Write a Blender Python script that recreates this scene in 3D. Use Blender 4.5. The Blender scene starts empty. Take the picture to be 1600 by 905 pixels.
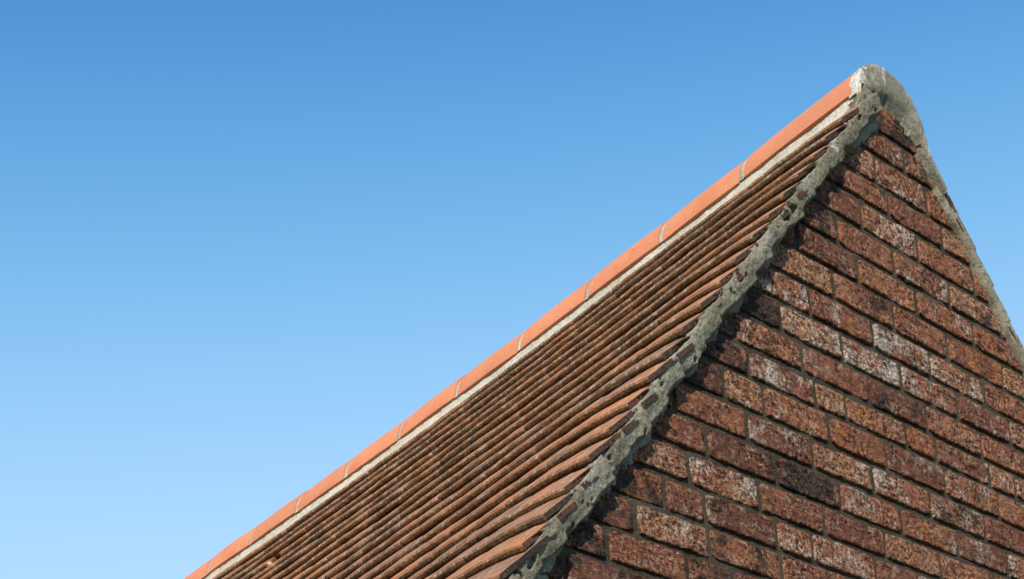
import bpy, math, random
import numpy as np
from mathutils import Matrix, Vector

random.seed(7)
rng = np.random.default_rng(11)
scene = bpy.context.scene
col = scene.collection
Z0 = 4.45                                   # height of brick-course datum above the ground

# ------------------------------------------------------------------ camera
cam_d = bpy.data.cameras.new('camera')
cam = bpy.data.objects.new('camera', cam_d); col.objects.link(cam)
cam_d.sensor_width = 36.0
cam_d.sensor_fit = 'HORIZONTAL'
cam_d.lens = 2648.37 / 1600.0 * 36.0
cam_d.shift_x = (800.0 - 1191.73) / 1600.0   # rising-front lens, as in the photograph (verticals stay parallel)
cam_d.shift_y = (1806.04 - 452.5) / 1600.0
cam_d.clip_end = 3000.0
right = Vector((0.688971, -0.716956, -0.106268)); up = Vector((0.014453, -0.133001, 0.991011)); fwd = Vector((0.724644, 0.684314, 0.081272))
cm = Matrix((right, up, -fwd)).transposed().to_4x4()
cm.translation = Vector((-2.75628, -2.28312, -2.84862 + Z0))
cam.matrix_world = cm
scene.camera = cam

# ------------------------------------------------------------------ sky, sun, exposure
SUN = Vector((-1.10, -1.0, 0.88)).normalized()
world = bpy.data.worlds.new('World'); scene.world = world
world.use_nodes = True
wn = world.node_tree.nodes; wl = world.node_tree.links
bg = wn['Background']
SKY_REF = (0.92, 1.52, 2.72)                  # radiance of the raw sky at the top of the picture
sky = wn.new('ShaderNodeTexSky'); sky.sky_type = 'NISHITA'
sky.sun_disc = False
sky.sun_elevation = math.asin(SUN.z)
sky.sun_rotation = math.atan2(SUN.x, SUN.y)
sky.altitude = 0.0; sky.air_density = 1.0; sky.dust_density = 0.2; sky.ozone_density = 2.0
# the camera's contrasty film curve for the sky: one soft-shouldered power curve per channel, the same over the whole dome
sp = wn.new('ShaderNodeSeparateColor'); wl.new(sky.outputs[0], sp.inputs[0])
cb = wn.new('ShaderNodeCombineColor')
def wmath(op, x, y):
    n = wn.new('ShaderNodeMath'); n.operation = op
    for i, q in enumerate((x, y)):
        if isinstance(q, (int, float)): n.inputs[i].default_value = q
        else: wl.new(q, n.inputs[i])
    return n.outputs[0]
for ch, (ref, pw, ga, gb) in enumerate(((SKY_REF[0], 6.0, 0.152, 0.300), (SKY_REF[1], 5.0, 0.540, 0.705), (SKY_REF[2], 4.0, 1.500, 1.345))):
    u = wmath('POWER', wmath('DIVIDE', sp.outputs[ch], ref), pw)
    v = wmath('DIVIDE', wmath('MULTIPLY', u, ga / 0.12), wmath('ADD', wmath('MULTIPLY', u, gb), 1.0))
    wl.new(v, cb.inputs[ch])
wl.new(cb.outputs[0], bg.inputs['Color'])
bg.inputs['Strength'].default_value = 0.12
sun_d = bpy.data.lights.new('sun', 'SUN'); sun_d.energy = 4.9; sun_d.angle = math.radians(0.53); sun_d.color = (1.0, 0.91, 0.77)
sun = bpy.data.objects.new('sun', sun_d); col.objects.link(sun)
sun.rotation_euler = SUN.to_track_quat('Z', 'Y').to_euler()
sun.location = (-6, -6, 9)
scene.view_settings.view_transform = 'Standard'
scene.view_settings.look = 'None'
scene.view_settings.exposure = 0.1
scene.view_settings.gamma = 1.0
scene.view_settings.use_curve_mapping = False

# ------------------------------------------------------------------ helpers
def _hash(ix, iy, iz, seed):
    h = (ix.astype(np.int64) * 73856093) ^ (iy.astype(np.int64) * 19349663) ^ (iz.astype(np.int64) * 83492791) ^ (seed * 2654435761)
    h &= 0xFFFFFFFF
    h = ((h ^ (h >> 15)) * 2246822519) & 0xFFFFFFFF
    h = ((h ^ (h >> 13)) * 3266489917) & 0xFFFFFFFF
    return ((h ^ (h >> 16)) & 0xFFFFFF) / float(0xFFFFFF)

def vnoise(p, seed=0):
    p = np.asarray(p, float)
    i = np.floor(p); f = p - i; f = f * f * (3 - 2 * f); i = i.astype(np.int64)
    out = 0
    for dx in (0, 1):
        wx = f[:, 0] if dx else 1 - f[:, 0]
        for dy in (0, 1):
            wy = f[:, 1] if dy else 1 - f[:, 1]
            for dz in (0, 1):
                wz = f[:, 2] if dz else 1 - f[:, 2]
                out = out + wx * wy * wz * _hash(i[:, 0] + dx, i[:, 1] + dy, i[:, 2] + dz, seed)
    return out * 2 - 1

def fbm(p, scale, octaves=3, seed=0, gain=0.5):
    p = np.asarray(p, float) * scale
    a, s, out = 1.0, 0.0, 0
    for o in range(octaves):
        out = out + a * vnoise(p + 17.3 * o, seed + o); s += a
        a *= gain; p = p * 2.03
    return out / s

def smooth(x):
    x = np.clip(x, 0, 1); return x * x * (3 - 2 * x)

def grid_faces(nu, nv, flip=False):
    idx = np.arange(nu * nv).reshape(nu, nv)
    a, b, c, d = idx[:-1, :-1].ravel(), idx[1:, :-1].ravel(), idx[1:, 1:].ravel(), idx[:-1, 1:].ravel()
    return np.stack([d, c, b, a] if flip else [a, b, c, d], 1).tolist()

def mesh(name, verts, faces, mats, fmat=None, shade=True, sharp=None):
    me = bpy.data.meshes.new(name)
    me.from_pydata([tuple(v) for v in np.asarray(verts).tolist()], [], faces)
    for m in mats: me.materials.append(m)
    if fmat is not None: me.polygons.foreach_set('material_index', np.asarray(fmat, dtype=np.int32))
    if shade: me.polygons.foreach_set('use_smooth', [True] * len(me.polygons))
    me.update()
    if sharp: me.set_sharp_from_angle(angle=math.radians(sharp))
    return me

def link(name, data, parent=None, loc=None):
    o = bpy.data.objects.new(name, data); col.objects.link(o)
    if parent is not None: o.parent = parent
    if loc is not None: o.location = loc
    return o

def box_verts(x0, x1, y0, y1, z0, z1):
    v = [(x0, y0, z0), (x1, y0, z0), (x1, y1, z0), (x0, y1, z0), (x0, y0, z1), (x1, y0, z1), (x1, y1, z1), (x0, y1, z1)]
    f = [(0, 3, 2, 1), (4, 5, 6, 7), (0, 1, 5, 4), (1, 2, 6, 5), (2, 3, 7, 6), (3, 0, 4, 7)]
    return v, f

# ------------------------------------------------------------------ materials
class NT:
    def __init__(s, name):
        s.m = bpy.data.materials.new(name); s.m.use_nodes = True
        s.t = s.m.node_tree; s.n = s.t.nodes; s.b = s.n['Principled BSDF']
    def L(s, a, b): s.t.links.new(a, b)
    def node(s, kind, **kw):
        n = s.n.new(kind)
        for k, v in kw.items(): setattr(n, k, v)
        return n
    def val(s, sock, v):
        if hasattr(v, 'is_output') or isinstance(v, bpy.types.NodeSocket): s.L(v, sock)
        else: sock.default_value = v
    def math(s, op, a, b=0.0, clamp=False):
        n = s.node('ShaderNodeMath', operation=op); n.use_clamp = clamp
        s.val(n.inputs[0], a); s.val(n.inputs[1], b); return n.outputs[0]
    def noise(s, vec, scale, detail=2.0, rough=0.55, dist=0.0):
        n = s.node('ShaderNodeTexNoise'); s.L(vec, n.inputs['Vector'])
        n.inputs['Scale'].default_value = scale; n.inputs['Detail'].default_value = detail
        n.inputs['Roughness'].default_value = rough; n.inputs['Distortion'].default_value = dist
        return n.outputs['Fac']
    def voro(s, vec, scale):
        n = s.node('ShaderNodeTexVoronoi'); s.L(vec, n.inputs['Vector']); n.inputs['Scale'].default_value = scale
        return n
    def ramp(s, fac, stops, interp='LINEAR'):
        n = s.node('ShaderNodeValToRGB'); n.color_ramp.interpolation = interp
        e = n.color_ramp.elements
        while len(e) < len(stops): e.new(0.5)
        for i, (p, c) in enumerate(stops):
            e[i].position = p
            e[i].color = (c, c, c, 1) if isinstance(c, (int, float)) else (*c, 1)
        s.L(fac, n.inputs[0]); return n.outputs[0]
    def step(s, x, lo, hi):
        n = s.node('ShaderNodeMapRange'); n.interpolation_type = 'SMOOTHSTEP'
        s.val(n.inputs[0], x); n.inputs[1].default_value = lo; n.inputs[2].default_value = hi
        return n.outputs[0]
    def mix(s, fac, a, b, mode='MIX'):
        n = s.node('ShaderNodeMix', data_type='RGBA', blend_type=mode)
        s.val(n.inputs[0], fac)
        for k, v in ((6, a), (7, b)):
            if isinstance(v, tuple): n.inputs[k].default_value = (*v, 1)
            else: s.L(v, n.inputs[k])
        return n.outputs[2]
    def coords(s, rand='Random'):
        tc = s.node('ShaderNodeTexCoord').outputs['Object']
        s.raw = tc
        s.info = s.node('ShaderNodeObjectInfo')
        if rand:
            v = s.node('ShaderNodeVectorMath', operation='SCALE'); v.inputs[0].default_value = (37.0, 53.0, 71.0)
            s.L(s.info.outputs[rand], v.inputs['Scale'])
            a = s.node('ShaderNodeVectorMath', operation='ADD'); s.L(tc, a.inputs[0]); s.L(v.outputs[0], a.inputs[1]); tc = a.outputs[0]
        return tc
    def scaled(s, vec, sc):
        m = s.node('ShaderNodeVectorMath', operation='MULTIPLY'); s.L(vec, m.inputs[0]); m.inputs[1].default_value = sc
        return m.outputs[0]
    def finish(s, colour, rough=0.9, height=None, dist=0.002, strength=1.0, spec=0.25):
        s.val(s.b.inputs['Base Color'], colour)
        s.val(s.b.inputs['Roughness'], rough)
        s.b.inputs['Specular IOR Level'].default_value = spec
        if height is not None:
            b = s.node('ShaderNodeBump'); b.inputs['Distance'].default_value = dist; b.inputs['Strength'].default_value = strength
            s.L(height, b.inputs['Height']); s.L(b.outputs[0], s.b.inputs['Normal'])
        return s.m

def mat_brick():
    k = NT('weathered_brick'); c = k.coords('Alpha')
    sep = k.node('ShaderNodeSeparateColor'); k.L(k.info.outputs['Color'], sep.inputs[0])
    white, orange, dark = sep.outputs[0], sep.outputs[1], sep.outputs[2]
    off = lambda v: (lambda n: (k.L(c, n.inputs[0]), setattr(n.inputs[1], 'default_value', v), n.outputs[0])[2])(k.node('ShaderNodeVectorMath', operation='ADD'))
    c2, c3, c4 = off((5.2, 9.1, 3.3)), off((1.7, 4.4, 8.8)), off((7.7, 2.4, 6.1))
    con = lambda n, g_: k.math('ADD', k.math('MULTIPLY', k.math('SUBTRACT', n, 0.5), g_), 0.5)      # widen a noise around its mean
    mid = k.noise(c, 45, 4, 0.65); grit0 = k.noise(c, 115, 4, 0.75); fine = k.noise(c3, 300, 3, 0.7)
    sand = k.step(k.math('ADD', k.noise(c4, 9, 3, 0.6), k.math('MULTIPLY', k.info.outputs['Alpha'], 0.3)), 0.45, 0.75)       # how coarse the face has weathered here
    grit = k.math('ADD', k.math('MULTIPLY', k.math('SUBTRACT', grit0, 0.5), k.math('ADD', k.math('MULTIPLY', sand, 0.90), 0.50)), 0.5)
    gs = k.math('SUBTRACT', grit, 0.5)
    tone = k.math('ADD', k.math('MULTIPLY', k.info.outputs['Alpha'], 0.56), k.math('MULTIPLY', con(mid, 1.3), 0.58))
    base = k.ramp(tone, [(0.15, (0.085, 0.038, 0.028)), (0.42, (0.205, 0.082, 0.049)), (0.66, (0.310, 0.124, 0.066)), (0.92, (0.41, 0.215, 0.125))])
    crust = k.step(k.math('ADD', con(k.noise(c4, 55, 4, 0.7), 1.3), k.math('MULTIPLY', gs, 0.9)), 0.52, 0.74)
    base = k.mix(k.math('MULTIPLY', crust, 0.75), base, (0.30, 0.225, 0.160))                    # dun crust left on the face
    om = k.math('ADD', k.math('ADD', con(k.noise(c3, 18, 4, 0.65), 2.2), k.math('MULTIPLY', gs, 0.75)), k.math('SUBTRACT', orange, 0.5))
    base = k.mix(k.math('MULTIPLY', k.step(om, 0.76, 1.04), 0.75), base, (0.37, 0.145, 0.055))
    rm = k.noise(c4, 34, 2, 0.5, 0.4)
    base = k.mix(k.math('MULTIPLY', k.step(k.math('ADD', rm, k.math('MULTIPLY', gs, 0.4)), 0.63, 0.74), 0.8), base, (0.29, 0.078, 0.06))   # raw red patches
    pos = k.node('ShaderNodeNewGeometry').outputs['Position']
    run = k.math('MULTIPLY', k.math('SUBTRACT', k.noise(k.scaled(pos, (1, 1, 0.6)), 7, 4, 0.65), 0.5), 1.3)   # damp runs cross the joints
    white = k.math('ADD', white, run)
    wm = k.math('ADD', k.math('ADD', con(k.noise(c2, 15, 5, 0.7), 2.4), k.math('MULTIPLY', gs, 1.0)), k.math('SUBTRACT', white, 0.5))
    base = k.mix(k.math('MULTIPLY', k.step(wm, 0.64, 1.16), 0.78), base, (0.50, 0.445, 0.375))      # lime bloom
    dm = k.math('ADD', k.math('ADD', con(k.noise(c3, 13, 4, 0.7), 2.2), k.math('MULTIPLY', gs, 0.6)), k.math('SUBTRACT', dark, 0.5))
    base = k.mix(k.math('MULTIPLY', k.step(dm, 0.64, 0.94), 0.88), base, (0.036, 0.031, 0.028))  # soot
    base = k.mix(1.0, base, k.ramp(grit, [(0.35, 0.12), (0.46, 0.85), (0.54, 1.08), (0.67, 1.75)]), 'MULTIPLY')
    base = k.mix(1.0, base, k.ramp(fine, [(0.30, 0.70), (0.5, 1.0), (0.70, 1.3)]), 'MULTIPLY')
    crease = k.noise(k.scaled(c, (16, 30, 60)), 1.0, 4, 0.7, 1.2)
    base = k.mix(1.0, base, k.ramp(crease, [(0.36, 0.35), (0.46, 1.0), (0.60, 1.0), (0.70, 1.3)]), 'MULTIPLY')          # folds from the mould
    base = k.mix(k.math('MULTIPLY', k.math('MULTIPLY', k.step(k.noise(c2, 240, 2, 0.5), 0.64, 0.70), sand), 0.45), base, (0.46, 0.39, 0.31))          # pale grains
    h = k.math('ADD', k.math('ADD', k.math('MULTIPLY', grit, 1.3), k.math('MULTIPLY', fine, 0.5)), k.math('MULTIPLY', crease, 0.9))
    return k.finish(base, 0.95, h, 0.009, 1.0, 0.12)

def mat_mortar(name, a, b, bump=0.003, sc=1.0, moss=None):
    k = NT(name); c = k.coords(False)
    big = k.noise(c, 9 * sc, 4, 0.6); g = k.noise(c, 240 * sc, 4, 0.75); f = k.noise(c, 700 * sc, 2, 0.6)
    base = k.mix(k.step(big, 0.35, 0.65), a, b)
    if moss: base = k.mix(k.step(k.math('ADD', k.noise(c, 26, 4, 0.7), k.math('MULTIPLY', k.math('SUBTRACT', g, 0.5), 0.5)), 0.55, 0.72), base, moss)
    base = k.mix(1.0, base, k.ramp(g, [(0.25, 0.45), (0.5, 1.0), (0.8, 1.35)]), 'MULTIPLY')
    base = k.mix(k.step(f, 0.67, 0.75), base, (0.48, 0.46, 0.40))
    h = k.math('ADD', g, k.math('MULTIPLY', k.noise(c, 60 * sc, 4, 0.6), 1.6))
    return k.finish(base, 0.95, h, bump, 1.0, 0.15)

def mat_verge():
    k = NT('verge_mortar'); c = k.coords(False)
    big = k.noise(c, 7, 4, 0.6); mid = k.noise(c, 40, 4, 0.65); g = k.noise(c, 150, 4, 0.8); f = k.noise(c, 330, 2, 0.6)
    base = k.mix(k.step(big, 0.38, 0.62), (0.235, 0.208, 0.145), (0.365, 0.33, 0.255))
    base = k.mix(k.math('MULTIPLY', k.step(mid, 0.54, 0.70), 0.7), base, (0.14, 0.135, 0.10))
    base = k.mix(k.math('MULTIPLY', k.step(k.noise(c, 14, 5, 0.72), 0.58, 0.70), 0.75), base, (0.06, 0.056, 0.045))       # black algae
    base = k.mix(k.math('MULTIPLY', k.step(k.noise(c, 11, 3, 0.6, 0.6), 0.65, 0.72), 0.8), base, (0.52, 0.52, 0.49))   # pale lichen crust
    base = k.mix(1.0, base, k.ramp(g, [(0.25, 0.5), (0.5, 1.0), (0.8, 1.35)]), 'MULTIPLY')
    base = k.mix(k.step(f, 0.66, 0.74), base, (0.5, 0.49, 0.43))
    h = k.math('ADD', g, k.math('MULTIPLY', mid, 1.8))
    return k.finish(base, 0.95, h, 0.006, 1.0, 0.12)

def mat_cap():
    k = NT('ridge_end_mortar'); c = k.coords(False)
    sep = k.node('ShaderNodeSeparateXYZ'); k.L(k.raw, sep.inputs[0])
    big = k.noise(c, 14, 4, 0.6); g = k.noise(c, 160, 4, 0.8); f = k.noise(c, 300, 2, 0.6)
    base = k.mix(k.step(big, 0.35, 0.65), (0.185, 0.174, 0.13), (0.29, 0.275, 0.22))
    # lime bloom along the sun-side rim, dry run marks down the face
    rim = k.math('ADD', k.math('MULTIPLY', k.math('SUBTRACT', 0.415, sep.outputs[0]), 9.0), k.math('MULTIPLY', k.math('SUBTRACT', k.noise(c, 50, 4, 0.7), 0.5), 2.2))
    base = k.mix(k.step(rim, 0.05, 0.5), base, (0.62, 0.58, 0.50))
    run = k.noise(k.scaled(c, (48, 1, 5)), 1.0, 3, 0.6)
    base = k.mix(k.math('MULTIPLY', k.step(run, 0.60, 0.66), 0.7), base, (0.55, 0.53, 0.46))
    base = k.mix(1.0, base, k.ramp(g, [(0.25, 0.55), (0.5, 1.0), (0.8, 1.25)]), 'MULTIPLY')
    base = k.mix(k.math('MULTIPLY', k.step(k.noise(c, 30, 5, 0.75), 0.56, 0.68), 0.6), base, (0.15, 0.145, 0.115))
    base = k.mix(k.step(f, 0.62, 0.68), base, (0.07, 0.066, 0.055))
    h = k.math('ADD', g, k.math('MULTIPLY', k.noise(c, 50, 4, 0.6), 1.5))
    return k.finish(base, 0.93, h, 0.0025, 1.0, 0.15)

def mat_ridge():
    k = NT('new_terracotta'); c = k.coords()
    big = k.noise(c, 8, 4, 0.65); g = k.noise(c, 260, 3, 0.7); st = k.noise(k.scaled(c, (7, 5, 26)), 1.0, 4, 0.65)
    base = k.mix(k.step(big, 0.3, 0.7), (0.57, 0.200, 0.100), (0.68, 0.262, 0.138))
    base = k.mix(k.math('MULTIPLY', k.info.outputs['Random'], 0.7), base, (0.53, 0.205, 0.115))
    base = k.mix(k.math('MULTIPLY', k.step(st, 0.55, 0.72), 0.35), base, (0.46, 0.21, 0.125))         # faint dust and run-off
    base = k.mix(1.0, base, k.ramp(g, [(0.3, 0.85), (0.6, 1.05)]), 'MULTIPLY')
    v = k.noise(c, 60, 3, 0.6)
    base = k.mix(k.math('MULTIPLY', k.step(v, 0.68, 0.74), 0.8), base, (0.20, 0.085, 0.05))
    return k.finish(base, 0.95, k.math('ADD', g, k.math('MULTIPLY', k.noise(c, 40, 3, 0.6), 1.5)), 0.0012, 1.0, 0.1)

def mat_tile_top():
    k = NT('old_tile_face'); o = k.coords()
    p = k.node('ShaderNodeNewGeometry').outputs['Position']                                     # weathering runs on from tile to tile
    r = k.info.outputs['Random']
    big = k.noise(p, 13, 4, 0.65); g = k.noise(p, 210, 4, 0.8)
    tone = k.math('ADD', k.math('MULTIPLY', r, 0.25), k.math('MULTIPLY', big, 0.9))
    base = k.ramp(tone, [(0.25, (0.135, 0.085, 0.060)), (0.45, (0.235, 0.130, 0.080)), (0.62, (0.36, 0.165, 0.085)), (0.82, (0.48, 0.185, 0.07))])
    base = k.mix(k.math('MULTIPLY', k.step(k.noise(p, 36, 4, 0.7), 0.57, 0.67), 0.8), base, (0.50, 0.205, 0.07))
    base = k.mix(k.math('MULTIPLY', k.step(k.noise(p, 21, 3, 0.6, 0.3), 0.60, 0.70), 0.6), base, (0.15, 0.135, 0.10))
    st = k.noise(k.scaled(o, (16, 170, 60)), 1.0, 2, 0.5)
    base = k.mix(k.math('MULTIPLY', k.step(st, 0.60, 0.68), 0.7), base, (0.58, 0.47, 0.36))
    sx = k.node('ShaderNodeSeparateXYZ'); k.L(k.raw, sx.inputs[0])
    arr = k.math('MULTIPLY', k.step(sx.outputs[0], 0.0235, 0.029), k.step(k.noise(k.scaled(o, (40, 70, 40)), 1.0, 3, 0.65), 0.52, 0.62))
    base = k.mix(k.math('MULTIPLY', arr, 0.6), base, (0.56, 0.45, 0.35))                         # rubbed arris, with its sunlit highlight painted in as pale dashes
    base = k.mix(1.0, base, k.ramp(g, [(0.3, 0.55), (0.5, 1.0), (0.75, 1.35)]), 'MULTIPLY')
    h = k.math('ADD', g, k.math('MULTIPLY', big, 1.2))
    return k.finish(base, 0.85, h, 0.0022, 1.0, 0.25)

def mat_tile_edge():
    k = NT('old_tile_edge'); k.coords()
    c = k.node('ShaderNodeNewGeometry').outputs['Position']
    mid = k.noise(c, 40, 4, 0.65); g = k.noise(c, 190, 4, 0.85); f = k.noise(c, 330, 2, 0.6)
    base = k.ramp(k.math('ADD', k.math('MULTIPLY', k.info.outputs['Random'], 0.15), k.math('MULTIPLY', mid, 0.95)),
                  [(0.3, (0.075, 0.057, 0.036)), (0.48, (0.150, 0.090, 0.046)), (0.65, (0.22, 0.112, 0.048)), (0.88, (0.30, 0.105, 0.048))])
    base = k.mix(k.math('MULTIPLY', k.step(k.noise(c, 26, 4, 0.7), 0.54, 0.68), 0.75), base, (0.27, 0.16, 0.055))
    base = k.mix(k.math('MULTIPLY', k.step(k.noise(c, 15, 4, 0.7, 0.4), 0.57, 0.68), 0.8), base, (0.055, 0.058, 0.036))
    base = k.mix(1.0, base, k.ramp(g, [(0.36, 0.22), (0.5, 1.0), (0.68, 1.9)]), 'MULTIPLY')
    base = k.mix(k.step(f, 0.66, 0.72), base, (0.36, 0.31, 0.21))
    h = k.math('ADD', k.math('MULTIPLY', g, 1.3), k.math('MULTIPLY', k.noise(c, 90, 3, 0.6), 0.8))
    return k.finish(base, 0.95, h, 0.008, 1.0, 0.1)

def mat_tile_side():
    k = NT('blackened_tile_end'); k.coords()
    c = k.node('ShaderNodeNewGeometry').outputs['Position']
    g = k.noise(c, 170, 4, 0.8)
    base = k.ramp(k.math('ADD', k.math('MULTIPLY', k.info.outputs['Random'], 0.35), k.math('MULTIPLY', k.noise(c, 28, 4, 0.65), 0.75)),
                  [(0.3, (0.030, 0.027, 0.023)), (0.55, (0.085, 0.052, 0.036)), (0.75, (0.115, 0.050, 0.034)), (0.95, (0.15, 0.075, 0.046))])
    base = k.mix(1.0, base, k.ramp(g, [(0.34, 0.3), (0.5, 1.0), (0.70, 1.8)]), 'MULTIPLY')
    return k.finish(base, 0.95, g, 0.005, 1.0, 0.1)

def mat_ground():
    k = NT('lawn'); c = k.coords(False)
    base = k.mix(k.step(k.noise(c, 1.2, 5, 0.7), 0.35, 0.65), (0.055, 0.085, 0.028), (0.10, 0.11, 0.045))
    return k.finish(base, 0.95, k.noise(c, 60, 4, 0.7), 0.02, 1.0, 0.1)

def mat_plainwall():
    k = NT('side_brickwork'); c = k.coords(False)
    mp = k.node('ShaderNodeMapping'); k.L(c, mp.inputs[0]); mp.inputs['Rotation'].default_value = (math.radians(90), 0, math.radians(90))
    b = k.node('ShaderNodeTexBrick'); k.L(mp.outputs[0], b.inputs['Vector'])
    b.inputs['Scale'].default_value = 1.0; b.inputs['Brick Width'].default_value = 0.217; b.inputs['Row Height'].default_value = 0.075
    b.inputs['Mortar Size'].default_value = 0.006
    b.inputs['Color1'].default_value = (0.2, 0.09, 0.055, 1); b.inputs['Color2'].default_value = (0.14, 0.065, 0.045, 1); b.inputs['Mortar'].default_value = (0.12, 0.11, 0.09, 1)
    return k.finish(b.outputs['Color'], 0.95, None)

M_BRICK = mat_brick()
M_JOINT = mat_mortar('joint_mortar', (0.050, 0.041, 0.029), (0.080, 0.066, 0.047), 0.004, moss=(0.037, 0.036, 0.022))
M_VERGE = mat_verge()
M_CAP = mat_cap()
M_RIDGE = mat_ridge()
M_BED = mat_mortar('pale_bedding_mortar', (0.56, 0.50, 0.39), (0.68, 0.62, 0.50), 0.004, moss=(0.42, 0.36, 0.26))
M_RJ = mat_mortar('ridge_joint_mortar', (0.42, 0.37, 0.28), (0.56, 0.50, 0.40), 0.003, moss=(0.30, 0.26, 0.19))
M_TOP = mat_tile_top()
M_EDGE = mat_tile_edge()
M_SIDEE = mat_tile_side()
M_GROUND = mat_ground()
M_SIDE = mat_plainwall()

# ------------------------------------------------------------------ ground
gv = [(-1500, -1500, 0), (1500, -1500, 0), (1500, 1500, 0), (-1500, 1500, 0)]
g = link('ground', mesh('ground', gv, [(0, 1, 2, 3)], [M_GROUND], shade=False)); g['kind'] = 'structure'

# ------------------------------------------------------------------ the house
house = link('brick_house', None)
house['label'] = 'old red-brick house gable with weathered tiled roof and bright orange ridge'
house['category'] = 'house'

TH = math.atan(1.198)                         # roof pitch
CO, SI = math.cos(TH), math.sin(TH)
LX, LZ = 0.268, -0.166                        # tail corner of the top left verge tile
RX, RZ = 0.7355, -0.187                       # the same on the right slope
XC = 0.488                                    # ridge axis
G = 0.0953                                    # tile gauge
T = 0.0158                                    # tile thickness
TT = T / G
YL, YR = -0.036, -0.012                       # verge edges of the left and right slopes
DEPTH = 5.0                                   # length of the house along the ridge
SMAX = 2.95                                   # slope length below the first course

def sag(y):
    t = np.clip(np.asarray(y, float) / 3.06, 0, 1)
    return -0.0256 * 4 * t * (1 - t)

def lift(y, s):                               # verge tiles kick down towards the gable
    t = np.clip((np.asarray(y, float) + 0.036) / 0.25, 0, 1)
    return (0.006 + 0.0055 * np.clip(s, -0.2, 2)) * (1 - (1 - t) ** 2.0)

def topline(x):                               # underside of the tiling, limits the brickwork
    x = np.asarray(x, float)
    off = 0.034 / CO
    zl = LZ + 1.198 * (x - LX) - off
    zr = RZ - 1.198 * (x - RX) - off + 0.030
    return np.minimum(zl, zr)

# ---- gable wall: recessed mortar body, then every brick as a piece of it
nx, nz = 300, 170
xs = np.linspace(-1.45, 2.42, nx)
tops = topline(xs)
verts = []
for x, t in zip(xs, tops):
    zb = -1.80
    if t < zb + 0.02: t = zb + 0.02
    verts.append(np.stack([np.full(nz, x), np.full(nz, 0.0064), np.linspace(zb, t, nz)], 1))
V = np.concatenate(verts)
V[:, 1] += 0.0022 * fbm(V, 45, 3, 5) + 0.001 * fbm(V, 160, 2, 9)
F = grid_faces(nx, nz)
V2 = V.copy(); V2[:, 2] += Z0
V = V2.tolist(); base_i = len(V)
# lower part, back and top of the wall body as a simple shell
prof = [(-1.45, -Z0), (2.42, -Z0), (2.42, float(topline(2.42))), (XC, float(topline(XC))), (-1.45, float(topline(-1.45)))]
front = [(x, 0.0107, z + Z0 - (0.02 if i > 1 else 0)) for i, (x, z) in enumerate(prof)]
back = [(x, 0.22, z + Z0 - (0.02 if i > 1 else 0)) for i, (x, z) in enumerate(prof)]
V += front + back
F += [tuple(base_i + i for i in range(5)), tuple(base_i + 9 - i for i in range(5))]
for i in range(5):
    j = (i + 1) % 5; F.append((base_i + i, base_i + 5 + i, base_i + 5 + j, base_i + j))
wall = link('gable_wall', mesh('gable_wall', V, F, [M_JOINT]), house)

PERP = {2: [.55], 3: [.427, .626], 4: [.461], 5: [.349, .563, .795], 6: [.248, .456, .676], 7: [.310, .531, .762],
        8: [.211, .428, .642, .877], 9: [.116, .340, .556, .782], 10: [.009, .216, .431, .655, .877], 11: [.068, .298, .517, .736],
        12: [-.115, .100, .206, .424, .539, .760, .871], 13: [-.201, -.081, .132, .336, .558, .781], 14: [-.142, .067, .273, .489, .709],
        15: [-.275, -.065, .148, .366, .582, .792], 16: [-.337, -.129, .080, .291, .501, .719], 17: [-.413, -.302, -.086, .029, .244, .459],
        18: [-.503, -.298, -.082, .139, .353], 19: [-.586, -.371, -.238, -.02, .197], 20: [-.70, -.49, -.27, -.055, .16]}
PC = 0.075
DZ = {1: -.002, 2: .002, 3: -.003, 4: .003, 6: -.001, 8: -.001, 9: .0, 10: -.001, 11: -.001, 12: .004, 13: .0, 14: .0}
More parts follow.
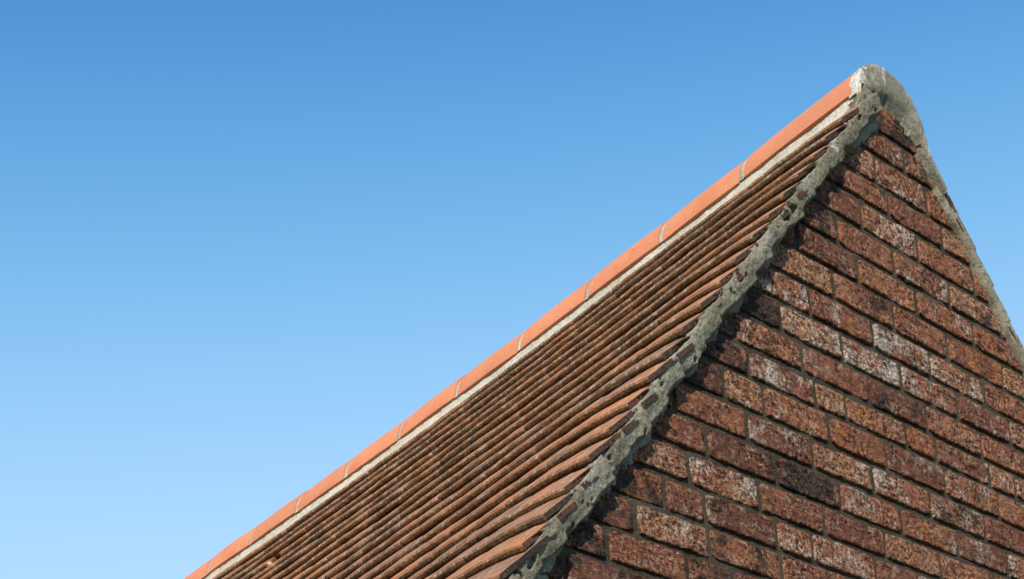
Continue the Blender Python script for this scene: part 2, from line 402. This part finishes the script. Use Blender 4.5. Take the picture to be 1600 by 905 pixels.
# how each notable brick has weathered: (course, index) -> lime bloom, orange, soot
LOOK = {(1, 0): (.2, .2, .78), (2, 0): (.55, .55, .5), (2, 1): (.35, .4, .65), (3, 0): (.5, .45, .45), (3, 1): (.72, .5, .3), (3, 2): (.4, .75, .3),
        (4, 0): (.35, .62, .55), (4, 1): (.3, .6, .45), (5, 1): (.62, .55, .25), (5, 2): (.4, .6, .4), (6, 0): (.25, .3, .72), (6, 2): (.65, .6, .3),
        (7, 0): (.4, .5, .45), (7, 1): (.4, .4, .45), (7, 2): (.3, .8, .2), (7, 3): (.62, .4, .3), (8, 0): (.45, .5, .4), (8, 1): (.4, .4, .6), (8, 2): (.35, .6, .3), (8, 3): (.25, .85, .3),
        (9, 0): (.78, .45, .4), (9, 1): (.5, .65, .3), (9, 2): (.85, .68, .2), (9, 3): (.66, .4, .4), (10, 0): (.2, .2, .9), (10, 1): (.82, .5, .35), (10, 2): (.82, .45, .3), (10, 3): (.75, .5, .3), (10, 4): (.55, .45, .45),
        (11, 0): (.35, .3, .72), (11, 1): (.55, .45, .45), (11, 2): (.5, .55, .4), (11, 3): (.5, .5, .58), (12, 0): (.2, .35, .82), (12, 1): (.82, .68, .2), (12, 2): (.66, .3, .4), (12, 3): (.52, .72, .1), (12, 4): (.4, .65, .2), (12, 5): (.62, .6, .3),
        (13, 0): (.2, .2, .92), (13, 1): (.5, .66, .4), (13, 2): (.45, .65, .35), (13, 3): (.25, .78, .3), (13, 4): (.6, .55, .4), (14, 0): (.4, .55, .5), (14, 1): (.3, .72, .4), (14, 2): (.62, .5, .3), (14, 3): (.5, .6, .35),
        (15, 0): (.4, .6, .55), (15, 1): (.35, .3, .62), (15, 2): (.4, .25, .92), (15, 3): (.45, .55, .35), (15, 4): (.55, .72, .2), (16, 0): (.45, .45, .55), (16, 1): (.84, .66, .25), (16, 2): (.3, .4, .6),
        (16, 3): (.3, .5, .58), (17, 0): (.25, .3, .75), (17, 1): (.35, .5, .5), (17, 2): (.6, .55, .35), (17, 3): (.55, .6, .3), (17, 4): (.82, .5, .2), (18, 0): (.25, .35, .78), (18, 1): (.45, .6, .5), (18, 2): (.35, .4, .65),
        (19, 0): (.2, .4, .72), (19, 1): (.3, .55, .6), (19, 2): (.3, .3, .7), (20, 0): (.3, .4, .75), (20, 1): (.3, .4, .7)}

ALPHA = {}

def brick_mesh(x0, x1, z0, z1, seed, rough, proud):
    """bevelled, pitted face standing proud of the joints; the rest is buried in the wall"""
    w, h = x1 - x0, z1 - z0
    r = 0.0024
    nxb = max(5, int(w / 0.0042)); nzb = 16
    px = np.concatenate([[x0, x0, x0 + r], np.linspace(x0 + r, x1 - r, nxb)[1:-1], [x1 - r, x1, x1]])
    pz = np.concatenate([[z0, z0, z0 + r], np.linspace(z0 + r, z1 - r, nzb)[1:-1], [z1 - r, z1, z1]])
    n, m = len(px), len(pz)
    X, Zg = np.meshgrid(px, pz, indexing='ij')
    I, J = np.meshgrid(np.arange(n), np.arange(m), indexing='ij')
    ring = np.minimum(np.minimum(I, n - 1 - I), np.minimum(J, m - 1 - J))
    Y = np.where(ring == 0, 0.06, np.where(ring == 1, 0.0022, 0.0)).astype(float)
    P = np.stack([X.ravel(), Y.ravel(), Zg.ravel()], 1); ring = ring.ravel()
    cx, cz = (x0 + x1) / 2, (z0 + z1) / 2
    u = np.abs(P[:, 0] - cx) / (w / 2); v = np.abs(P[:, 2] - cz) / (h / 2)
    # uneven arrises and knocked-off corners
    e = fbm(P * (1, 0, 1), 38, 3, seed) * 0.0020 + fbm(P * (1, 0, 1), 130, 2, seed + 5) * 0.0007
    corner = smooth((u * v - 0.80) / 0.2) * (0.0012 + 0.0035 * smooth(fbm(P * (1, 0, 1), 12, 1, seed + 3) * 1.5 + 0.2))
    wx = np.where(u > 0.94, 1.0, 0) * np.sign(P[:, 0] - cx); wz = np.where(v > 0.80, 1.0, 0) * np.sign(P[:, 2] - cz)
    P[:, 0] += wx * (e - corner); P[:, 2] += wz * (e - corner)
    f = ring >= 1
    d = rough * (0.0013 * fbm(P, 48, 2, seed + 7) + 0.0030 * fbm(P, 120, 2, seed + 11))
    spall = smooth((fbm(P * (1, 0, 1), 16, 2, seed + 21) - 0.18) / 0.2) * 0.0028 * rough
    d = d * np.clip(np.minimum((1 - u) * w / 2, (1 - v) * h / 2) / 0.008 + 0.45, 0, 1)
    P[f, 1] += (d + spall)[f] - proud
    # bricks are cut to the rake of the gable
    P[:, 2] = np.minimum(P[:, 2], topline(P[:, 0]) - 0.004)
    c = np.array([cx, 0.03, cz])
    return P - c, grid_faces(n, m), c

seed = 100
for k in range(1, 23):
    zc = -(k - 0.5) * PC
    perps = list(PERP.get(k, []))
    lim_l = LX + (zc - PC * .5 + 0.034 / CO - LZ) / 1.198 - 0.0
    lim_r = RX - (zc - PC * .5 + 0.034 / CO - 0.030 - RZ) / 1.198
    if k == 1: perps = []; lim_l, lim_r = 0.405, 0.602
    elif not perps:
        perps = list(np.arange(-0.80 - 0.11 * (k % 2) , 0.5, 0.2166))
    while perps[:1] and perps[0] - lim_l > 0.28: perps.insert(0, perps[0] - 0.2166 * random.choice([1, 1, .52]))
    n_ins = len(perps)
    while k > 1 and lim_r - perps[-1] > 0.12: perps.append(perps[-1] + 0.2166 + random.uniform(-.006, .006))
    edges = [lim_l] + [p for p in perps if lim_l + .02 < p < lim_r - .02] + [lim_r]
    dz0 = DZ.get(k - 1, 0); dz1 = DZ.get(k, 0)
    for i in range(len(edges) - 1):
        seed += 31
        jx0 = 0.0072 + random.uniform(-.0012, .0016); jx1 = 0.0072 + random.uniform(-.0012, .0016)
        x0 = edges[i] + (jx0 if i else -0.01); x1 = edges[i + 1] - (jx1 if i < len(edges) - 2 else -0.01)
        z1 = -(k - 1) * PC - 0.0064 + dz0 + random.uniform(-.0012, .0012); z0 = -k * PC + 0.0064 + dz1 + random.uniform(-.0012, .0012)
        look = LOOK.get((k, i))
        if look is None:
            look = (random.uniform(.25, .68), random.uniform(.34, .72), random.uniform(.2, .72))
        P, Fb, c = brick_mesh(x0, x1, z0, z1, seed, 0.75 + 0.5 * random.random(), random.uniform(-.0006, .0018))
        o = link('brick', mesh('brick', P, Fb, [M_BRICK]), wall, (c[0], c[1], c[2] + Z0))
        o.color = (*look, ALPHA.get((k, i), ((k * 0.6180339 + i * 0.7548777) % 1.0)))

# the courses below the picture, down to the ground, in one piece
bv, bf = [], []
for k in range(23, int(Z0 / PC) + 1):
    z0, z1 = -k * PC + .005, -(k - 1) * PC - .005
    if z0 < -Z0: continue
    x = -1.45 + (0.108 if k % 2 else 0.0) - 0.2
    while x < 2.42:
        x0, x1 = max(x + .005, -1.445), min(x + .2116, 2.415)
        lim = float(topline(x0)), float(topline(x1))
        if x1 - x0 > .03 and min(lim) > z1:
            v, f = box_verts(x0, x1, random.uniform(-.002, .002), .05, z0 + Z0, z1 + Z0)
            b = len(bv); bv += v; bf += [tuple(b + q for q in ff) for ff in f]
        x += 0.2166
o = link('lower_brick_courses', mesh('lower_brick_courses', bv, bf, [M_BRICK], shade=False), wall); o['kind'] = 'stuff'

# side and rear walls, out of sight
ev = float(topline(-1.45)) + Z0 - 0.03
v, f = [], []
for (a, b, c_, d) in ((-1.45, -1.23, .221, DEPTH - .221), (2.20, 2.42, .221, DEPTH - .221), (-1.45, 2.42, DEPTH - .22, DEPTH - .003)):
    vv, ff = box_verts(a, b, c_, d, 0, ev); q = len(v); v += vv; f += [tuple(q + t_ for t_ in t) for t in ff]
link('side_wall', mesh('side_wall', v, f, [M_SIDE], shade=False), house)

# ---- roof: deck, then every tile in view as a piece of it
def slope_pt(s, n, y, left=True):
    s = np.asarray(s, float); n = np.asarray(n, float); y = np.asarray(y, float)
    if left: x = LX - CO * s - SI * n
    else: x = RX + CO * s + SI * n
    z = (LZ if left else RZ) - SI * s + CO * n + sag(y)
    return np.stack([x, y + 0 * s, z], -1)

dv, df = [], []
for left in (True, False):
    yy = np.linspace(0.02, DEPTH - .02, 26); b = len(dv)
    for yv in yy:
        for (s, n) in ((-0.31, -.028), (SMAX, -.028), (SMAX, -.05), (-0.31, -.05)):
            p = slope_pt(s, n + (lift(yv, s) - 0.004 if left else 0), yv, left); dv.append((p[0], p[1], p[2] + Z0))
    for i in range(len(yy) - 1):
        for a in range(4):
            q = [b + i * 4 + a, b + i * 4 + (a + 1) % 4, b + (i + 1) * 4 + (a + 1) % 4, b + (i + 1) * 4 + a]
            df.append(q if left else q[::-1])
    df.append([b, b + 1, b + 2, b + 3]); e = b + (len(yy) - 1) * 4; df.append([e + 3, e + 2, e + 1, e])
roof = link('roof', mesh('roof', dv, df, [M_JOINT], shade=False), house)

PROF = [(0.185, 0.0), (0.09, 0.0), (0.003, 0.0), (0.0, 0.0022), (-0.0008, 0.005), (0.0004, 0.0085), (0.0012, 0.0112), (0.004, T), (0.014, T), (0.035, T), (0.07, T), (0.11, T), (0.185, T)]
PA = np.array([p[0] for p in PROF]); PH = np.array([p[1] for p in PROF])

def tile_geo(si, y0, w, left, seed, dn0, dn1, da, long=0.0, detail=13, chip=0.0):
    n = detail
    tv = np.linspace(0, 1, n)
    yy = y0 + w * tv
    A, Tm = np.meshgrid(PA, tv, indexing='ij'); H, Yy = np.meshgrid(PH, yy, indexing='ij')
    A = A.ravel().copy(); H = H.ravel().copy(); Yy = Yy.ravel().copy(); Tm = Tm.ravel()
    if long: A = np.minimum(A, long)
    q = np.stack([A * 0.5 + si * 3, Yy, H], 1)
    tail = smooth((0.03 - A) / 0.03)
    A += tail * (0.0028 * fbm(q * (0, 1, 0), 30, 3, seed) + 0.0024 * fbm(q, 130, 2, seed + 3) + da)
    edge = np.minimum(Tm, 1 - Tm) * w
    A += tail * 0.0012 * smooth((0.006 - edge) / 0.006) * (0.35 + 0.65 * smooth(fbm(q * 0 + [seed, 0, 0], 1.7, 1, 3) + .4))
    if chip: A += tail * chip * smooth((0.040 - np.abs(Yy - 2.215)) / 0.012)
    H += (0.0012 * fbm(q, 60, 2, seed + 9)) * (H > 0.001)
    under = np.tile(np.array(PH) < 0.001, (n, 1)).T.ravel()
    H += np.where(under, 0.0038, 0.0) * smooth((0.012 - Tm * w) / 0.012) - np.where(~under, 0.0015, 0.0) * smooth((0.006 - Tm * w) / 0.006)
    camber = 0.0012 * (1 - (2 * Tm - 1) ** 2)
    if not left: H = H * 0.6
    nrm = -A * TT * (1.0 if left else 0.6) + H + dn0 * (1 - Tm) + dn1 * Tm + camber
    s = si - A
    # side faces slightly uneven
    Yy += np.where((Tm < 1e-6) | (Tm > 1 - 1e-6), 0.0015 * fbm(q, 70, 2, seed + 15), 0)
    if left: nrm = nrm + lift(Yy, si)
    P = slope_pt(s, nrm, Yy, left)
    np_ = len(PROF)
    F = grid_faces(np_, n, flip=not left)
    fm = []
    for i in range(np_ - 1):
        fm += [1 if i < 6 else 0] * (n - 1)
    c0 = [i * n for i in range(np_)]; c1 = [i * n + n - 1 for i in range(np_)]
    F.append(c0[::-1] if left else c0); F.append(c1 if left else c1[::-1]); fm += [2, 2]
    F += [[j, j + 1, (np_ - 1) * n + j + 1, (np_ - 1) * n + j] if left else [(np_ - 1) * n + j, (np_ - 1) * n + j + 1, j + 1, j] for j in range(n - 1)]; fm += [1] * (n - 1)
    return P, F, fm

CI = np.array(cm.inverted())
def in_view(p):
    q = CI @ np.array([p[0], p[1], p[2] + Z0, 1.0])
    u = 1191.73 + 2648.37 * q[0] / -q[2]; v = 1806.04 - 2648.37 * q[1] / -q[2]
    return -40 < u < 1640 and -40 < v < 945

restV, restF, restM = [], [], []
n_tiles = 0
TW = 0.165
for left in (True, False):
    dvec = Vector((-CO, 0, -SI)) if left else Vector((CO, 0, -SI))
    nvec = Vector((-SI, 0, CO)) if left else Vector((SI, 0, CO))
    yvec = nvec.cross(dvec)
    Rm = Matrix((dvec, yvec, nvec)).transposed()
    Rn = np.array(Rm)
    for i in range(-1, 30):
        si = i * G + random.uniform(-.003, .003)
        y = (YL if left else YR) + (random.uniform(-.007, .006) if left else random.uniform(-.003, .003))
        j = 0
        cseed = 5000 + i * 977 + (0 if left else 400000)
        while y < DEPTH + .04:
            w = TW
            if j == 0: w = TW * ((1.5 if i % 2 else 1.0) + random.uniform(-.12, .12))
            w = min(w, DEPTH + .05 - y)
            if i < 0 and (y < 0.24 or not left): y += w; j += 1; continue
            sd = cseed + j * 13
            wob = lambda yy: 0.0048 * float(fbm(np.array([[i * 5.3, yy, 0.5]]), 3.2, 2, 77)[0])
            jit = random.uniform(-.0008, .0008) - (0.015 if i < 0 else 0.0)
            d0 = wob(y) + jit + random.uniform(-.0006, .0006); d1 = wob(y + w) + jit + random.uniform(-.0006, .0006)
            da = random.choice((0, 0, 0, 1)) * random.uniform(-.007, .006) + random.uniform(-.0015, .0015)
            cpt = slope_pt(si - .03, 0.0, y + w / 2, left)
            vis = (in_view(cpt) and n_tiles < 298 and y < 3.6) if left else (j == 0 and i < 9)
            chip = 0.05 if left and i == 3 and y < 2.26 and y + w > 2.17 else 0.0
            P, Ft, fm = tile_geo(si, y + .0003, w - .0006, left, sd, d0, d1, da, detail=13 if vis else 3, chip=chip, long={0: 0.100, 1: 0.135}.get(i, 0.0) if left and j == 0 else 0.0)
            if vis:
                loc = cpt
                Pl = (P - loc) @ Rn
                o = link('roof_tile', mesh('roof_tile', Pl, Ft, [M_TOP, M_EDGE, M_SIDEE], fm, sharp=48), roof)
                o.matrix_basis = Matrix.Translation((loc[0], loc[1], loc[2] + Z0)) @ Rm.to_4x4()
                n_tiles += 1
            else:
                b = len(restV); P = P + (0, 0, Z0)
                restV += P.tolist(); restF += [[b + t for t in ff] for ff in Ft]; restM += fm
            y += w; j += 1
o = link('remaining_roof_tiles', mesh('remaining_roof_tiles', restV, restF, [M_TOP, M_EDGE, M_SIDEE], restM), roof); o['kind'] = 'stuff'

# ---- verge mortar (left): lumps squeezed out between the tile ends, smeared down onto the bricks
def verge(name, left, s0, s1, vmin, vmax, res_s, res_v, yedge, mat):
    ns, nv = int((s1 - s0) / res_s), int((vmax - vmin) / res_v)
    S, Vv = np.meshgrid(np.linspace(s0, s1, ns), np.linspace(vmin, vmax, nv), indexing='ij')
    s = S.ravel(); v = Vv.ravel()
    q3 = np.stack([s, v, 0 * s], 1)
    q = v / T + s / G
    j = np.ceil(q); b = j - q; a = G * j - s
    rj = _hash(j.astype(np.int64), j.astype(np.int64) * 0 + 3, j.astype(np.int64) * 0, 5 if left else 6)
    nz_ = fbm(q3, 60, 3, 41)
    n1 = fbm(q3 * (1, 0, 0), 9, 3, 43); n2 = fbm(q3, 26, 3, 44); n3 = fbm(q3, 110, 3, 45)
    if left:
        thr = 0.017 + (0.040 + 0.05 * rj) * (1 - np.abs(2 * b - 1)) ** 0.7 + 0.014 * nz_
        thr = np.where(j == 0, 0.082 + 0.012 * nz_, thr)
        m = np.where(j < 0, 1.0, smooth((a - thr) / 0.006))
        top = smooth((0.14 - (s + 0.16)) / 0.12)                  # thicker at the apex
        ck = s / G + 0.25 * n1 + 0.35; ci = np.floor(ck).astype(np.int64); ph = ck - ci          # one dab of mortar to each course
        rc = _hash(ci, ci * 0 + 7, ci * 0, 9); rd = _hash(ci, ci * 0 + 11, ci * 0, 9)
        low = smooth(s / 1.6)                                       # laid on more thickly towards the eaves
        vb = 0.040 + 0.010 * low + 0.010 * (rc - .5) + 0.007 * (0.5 - ph) + 0.008 * n2 + 0.006 * n1 + 0.010 * top
        ledge = yedge - 0.005 + 0.0065 * (ph - .4) - 0.005 * (rd - .5) - 0.0028 * n2 - 0.0022 * n3 + 0.010 * smooth((v - 0.015) / 0.04)
        ledge = ledge + np.where(j < 0, 0.012, 0.0)
        drop = smooth((v - vb) / 0.010)
        w = 0.042 + 0.018 * low + 0.012 * n1 + 0.022 * fbm(q3, 18, 3, 47) + 0.040 * top
        smear = -0.0030 - 0.002 * n2 - 0.002 * n3 + 0.020 * smooth((v - w) / 0.025)
        y = ledge * (1 - drop) + smear * drop + 0.012 * smooth((fbm(q3, 42, 2, 52) - 0.50) / 0.10) * (1 - drop)
        y = y * m + 0.0 * (1 - m)
    else:
        j0 = np.ceil(s / G - 1e-6); a0 = G * j0 - s
        m = smooth((v + T * 0.6 - a0 * TT * 0.6 - 0.002 - 0.0015 * n2) / 0.002)
        w = 0.024 + 0.006 * n1 + 0.010 * fbm(q3, 18, 3, 47)
        y = yedge - 0.003 - 0.003 * n2 - 0.0016 * n3 + 0.006 * smooth(v / 0.03) + 0.03 * smooth((v - w) / 0.016)
        y = y * m + 0.012 * (1 - m)
    if left: j1 = np.ceil(s / G - 1e-6); v = np.where(j1 >= 0, np.maximum(v, -T + (G * j1 - s) * TT + 0.004 + 0.008 * (1 - m)), v)
    P = slope_pt(s, -v, 0 * s, left); P[:, 1] = y; P[:, 2] += Z0
    F = grid_faces(ns, nv, flip=left)
    return link(name, mesh(name, P, F, [mat]), house)

o = verge('verge_mortar', True, -0.20, 2.75, -0.012, 0.115, 0.0026, 0.0024, YL, M_VERGE)
o['label'] = 'lumpy grey-green verge mortar under the near tile ends'
o = verge('verge_mortar', False, -0.085, 2.75, -0.018, 0.075, 0.004, 0.003, YR, M_VERGE)
o['label'] = 'grey mortar band along the far verge against the sky'

# ---- ridge: bedding, tiles, joints, mortared end
RC, RR = -0.045, 0.132
JY = [-0.007] + [0.0633 + 0.3056 * n for n in range(1, 17)]
ang = np.radians(np.linspace(173, 7, 33))
def ridge_arc(r, y, zoff=0.0):
    return np.stack([XC + r * np.cos(ang), np.full(len(ang), y), RC + r * np.sin(ang) + float(sag(y)) + zoff + Z0], 1)
for n in range(len(JY) - 1):
    ya, yb = JY[n] + (0.0 if n == 0 else .0095), JY[n + 1] - .0095
    if yb > DEPTH + .05: break
    ny = 15; rows = []; t = np.linspace(0, 1, ny)
    dz = random.uniform(-.002, .002); dtilt = random.uniform(-.003, .003)
    hump = 0.0022 * (1 - (2 * t - 1) ** 2)
    for tt, hh in zip(t, hump): rows.append(ridge_arc(RR + hh, ya + (yb - ya) * tt, dz + dtilt * (tt - .5)))
    for tt, hh in zip(t[::-1], hump[::-1]): rows.append(ridge_arc(RR + hh - .015, ya + (yb - ya) * tt, dz + dtilt * (tt - .5)))
    rows.append(rows[0])
    P = np.concatenate(rows[:-1]); na = len(ang); nr = len(rows) - 1
    P += 0.0006 * np.stack([fbm(P, 60, 2, 70 + n)] * 3, 1)
    F = []
    for r in range(nr):
        r2 = (r + 1) % nr
        for a in range(na - 1): F.append((r * na + a, r * na + a + 1, r2 * na + a + 1, r2 * na + a))
    e0 = [r * na for r in range(nr)]; e1 = [r * na + na - 1 for r in range(nr)]
    h = nr // 2
    for r in range(h - 1):                                          # lower long edges
        F.append((e0[r], e0[r + 1], e0[nr - 2 - r], e0[nr - 1 - r])); F.append((e1[nr - 1 - r], e1[nr - 2 - r], e1[r + 1], e1[r]))
    c = P.mean(0)
    o = link('ridge_tile', mesh('ridge_tile', P - c, F, [M_RIDGE], sharp=40), house, c)
    o.data.validate()
    if n > 0:
        yj = JY[n]; rows = [ridge_arc(RR - .006, yj - .0115), ridge_arc(RR - .0022, yj - .0088), ridge_arc(RR - .0012, yj), ridge_arc(RR - .0022, yj + .0088), ridge_arc(RR - .006, yj + .0115)]
        P = np.concatenate(rows); P += 0.0012 * np.stack([fbm(P, 90, 2, 170 + n)] * 3, 1)
        link('ridge_joint', mesh('ridge_joint', P, grid_faces(5, na, flip=True), [M_RJ]), house)

for left in (True, False):
    sg = -1 if left else 1
    ny = 700 if left else 60
    yy = np.linspace(-0.030 if left else -0.004, DEPTH, ny)
    rows = []
    for dx, dz in ((0.108, 0.012), (0.122, 0.008), (0.1245, -0.002), (0.1255, -0.012), (0.128, -0.024), (0.137, -0.036), (0.150, -0.060)):
        rows.append(np.stack([np.full(ny, XC + sg * dx), yy, -0.022 + dz + sag(yy) + Z0], 1))
    P = np.stack(rows, 1).reshape(-1, 3)
    P[:, 0] += sg * (0.0022 * fbm(P, 30, 3, 301) + 0.0012 * fbm(P, 120, 2, 303)); P[:, 2] += 0.0015 * fbm(P, 25, 2, 305)
    lo = np.tile(np.array([0, 0, 0, .3, .8, 1.0, 1.0]), ny); P[:, 0] += sg * lo * (0.006 * fbm(P * (0, 1, 0), 14, 4, 307) + 0.001)
    link('ridge_bedding', mesh('ridge_bedding', P, grid_faces(ny, len(rows), flip=left), [M_BED]), house)

# mortared end of the ridge: domed plug whose right side runs on down the verge
a2 = np.radians(np.linspace(177, 2, 70))
R2 = RR + 0.001
outer_pts = np.concatenate([np.stack([XC + R2 * np.cos(a2), RC + R2 * np.sin(a2)], 1), [(.6235, -.056), (.632, -.068), (.648, -.088), (.668, -.112), (.69, -.138)]])
inner_pts = np.array([(.340, -.082), (.362, -.080), (.386, -.062), (.415, -.042), (.445, -.032), (.48, -.022), (.51, -.018), (.546, -.022), (.579, -.044), (.606, -.080), (.632, -.112), (.658, -.140), (.680, -.163)])
def resample(pts, n):
    l = np.r_[0, np.cumsum(np.linalg.norm(np.diff(pts, axis=0), axis=1))]; t = np.linspace(0, l[-1], n)
    return np.stack([np.interp(t, l, pts[:, 0]), np.interp(t, l, pts[:, 1])], 1)
outer = resample(outer_pts, 90); inner = resample(inner_pts, 90)
q_ = np.stack([inner[:, 0], inner[:, 1], inner[:, 0] * 0], 1)
inner += 0.003 * np.stack([fbm(q_, 60, 2, 401), fbm(q_, 60, 2, 402)], 1)
nr = 34
rows = []
for r in np.linspace(-0.10, 1.0, nr):
    rr = max(r, 0)
    xz = outer * (1 - rr) + inner * rr
    y = np.full(90, -0.012) - 0.011 * math.sqrt(max(0, 1 - (1 - min(rr / .16, 1)) ** 2)) + 0.028 * float(smooth((rr - .50) / .50)) + (0.03 if rr >= .999 else 0)
    if r < 0: y = np.full(90, -0.008 + 0.012 * (-r / 0.1)); xz = outer - (outer - [XC, RC]) * 0.012
    rows.append(np.stack([xz[:, 0], y, xz[:, 1]], 1))
P = np.concatenate(rows)
inn = np.repeat(np.arange(nr), 90) > 4
P[inn, 1] += (0.0045 * fbm(P, 22, 3, 411) + 0.0022 * fbm(P, 110, 2, 412))[inn]
P[:, 2] += Z0
o = link('ridge_end', mesh('ridge_end', P - (0, 0, Z0), grid_faces(nr, 90, flip=False), [M_CAP]), house, (0, 0, Z0))
o['label'] = 'rounded grey mortar plug closing the end of the ridge'

# a crumb of bedding mortar lodged where a tile tail has broken away
nu, nv_ = 14, 9
th_, ph_ = np.meshgrid(np.linspace(0, 2 * np.pi, nu), np.linspace(0, np.pi, nv_), indexing='ij')
P = np.stack([0.010 * np.sin(ph_) * np.cos(th_), 0.021 * np.sin(ph_) * np.sin(th_), 0.006 * np.cos(ph_)], -1).reshape(-1, 3)
P *= (1 + 0.6 * fbm(P, 90, 2, 501))[:, None]
c = slope_pt(3 * G - 0.004, float(lift(2.3, .3)) + 0.004, 2.258)
crumb = link('mortar_crumb', mesh('mortar_crumb', P, grid_faces(nu, nv_, flip=True), [M_BED]), roof, (c[0], c[1], c[2] + Z0))
crumb['label'] = 'pale crumb of mortar caught beside a broken tile'
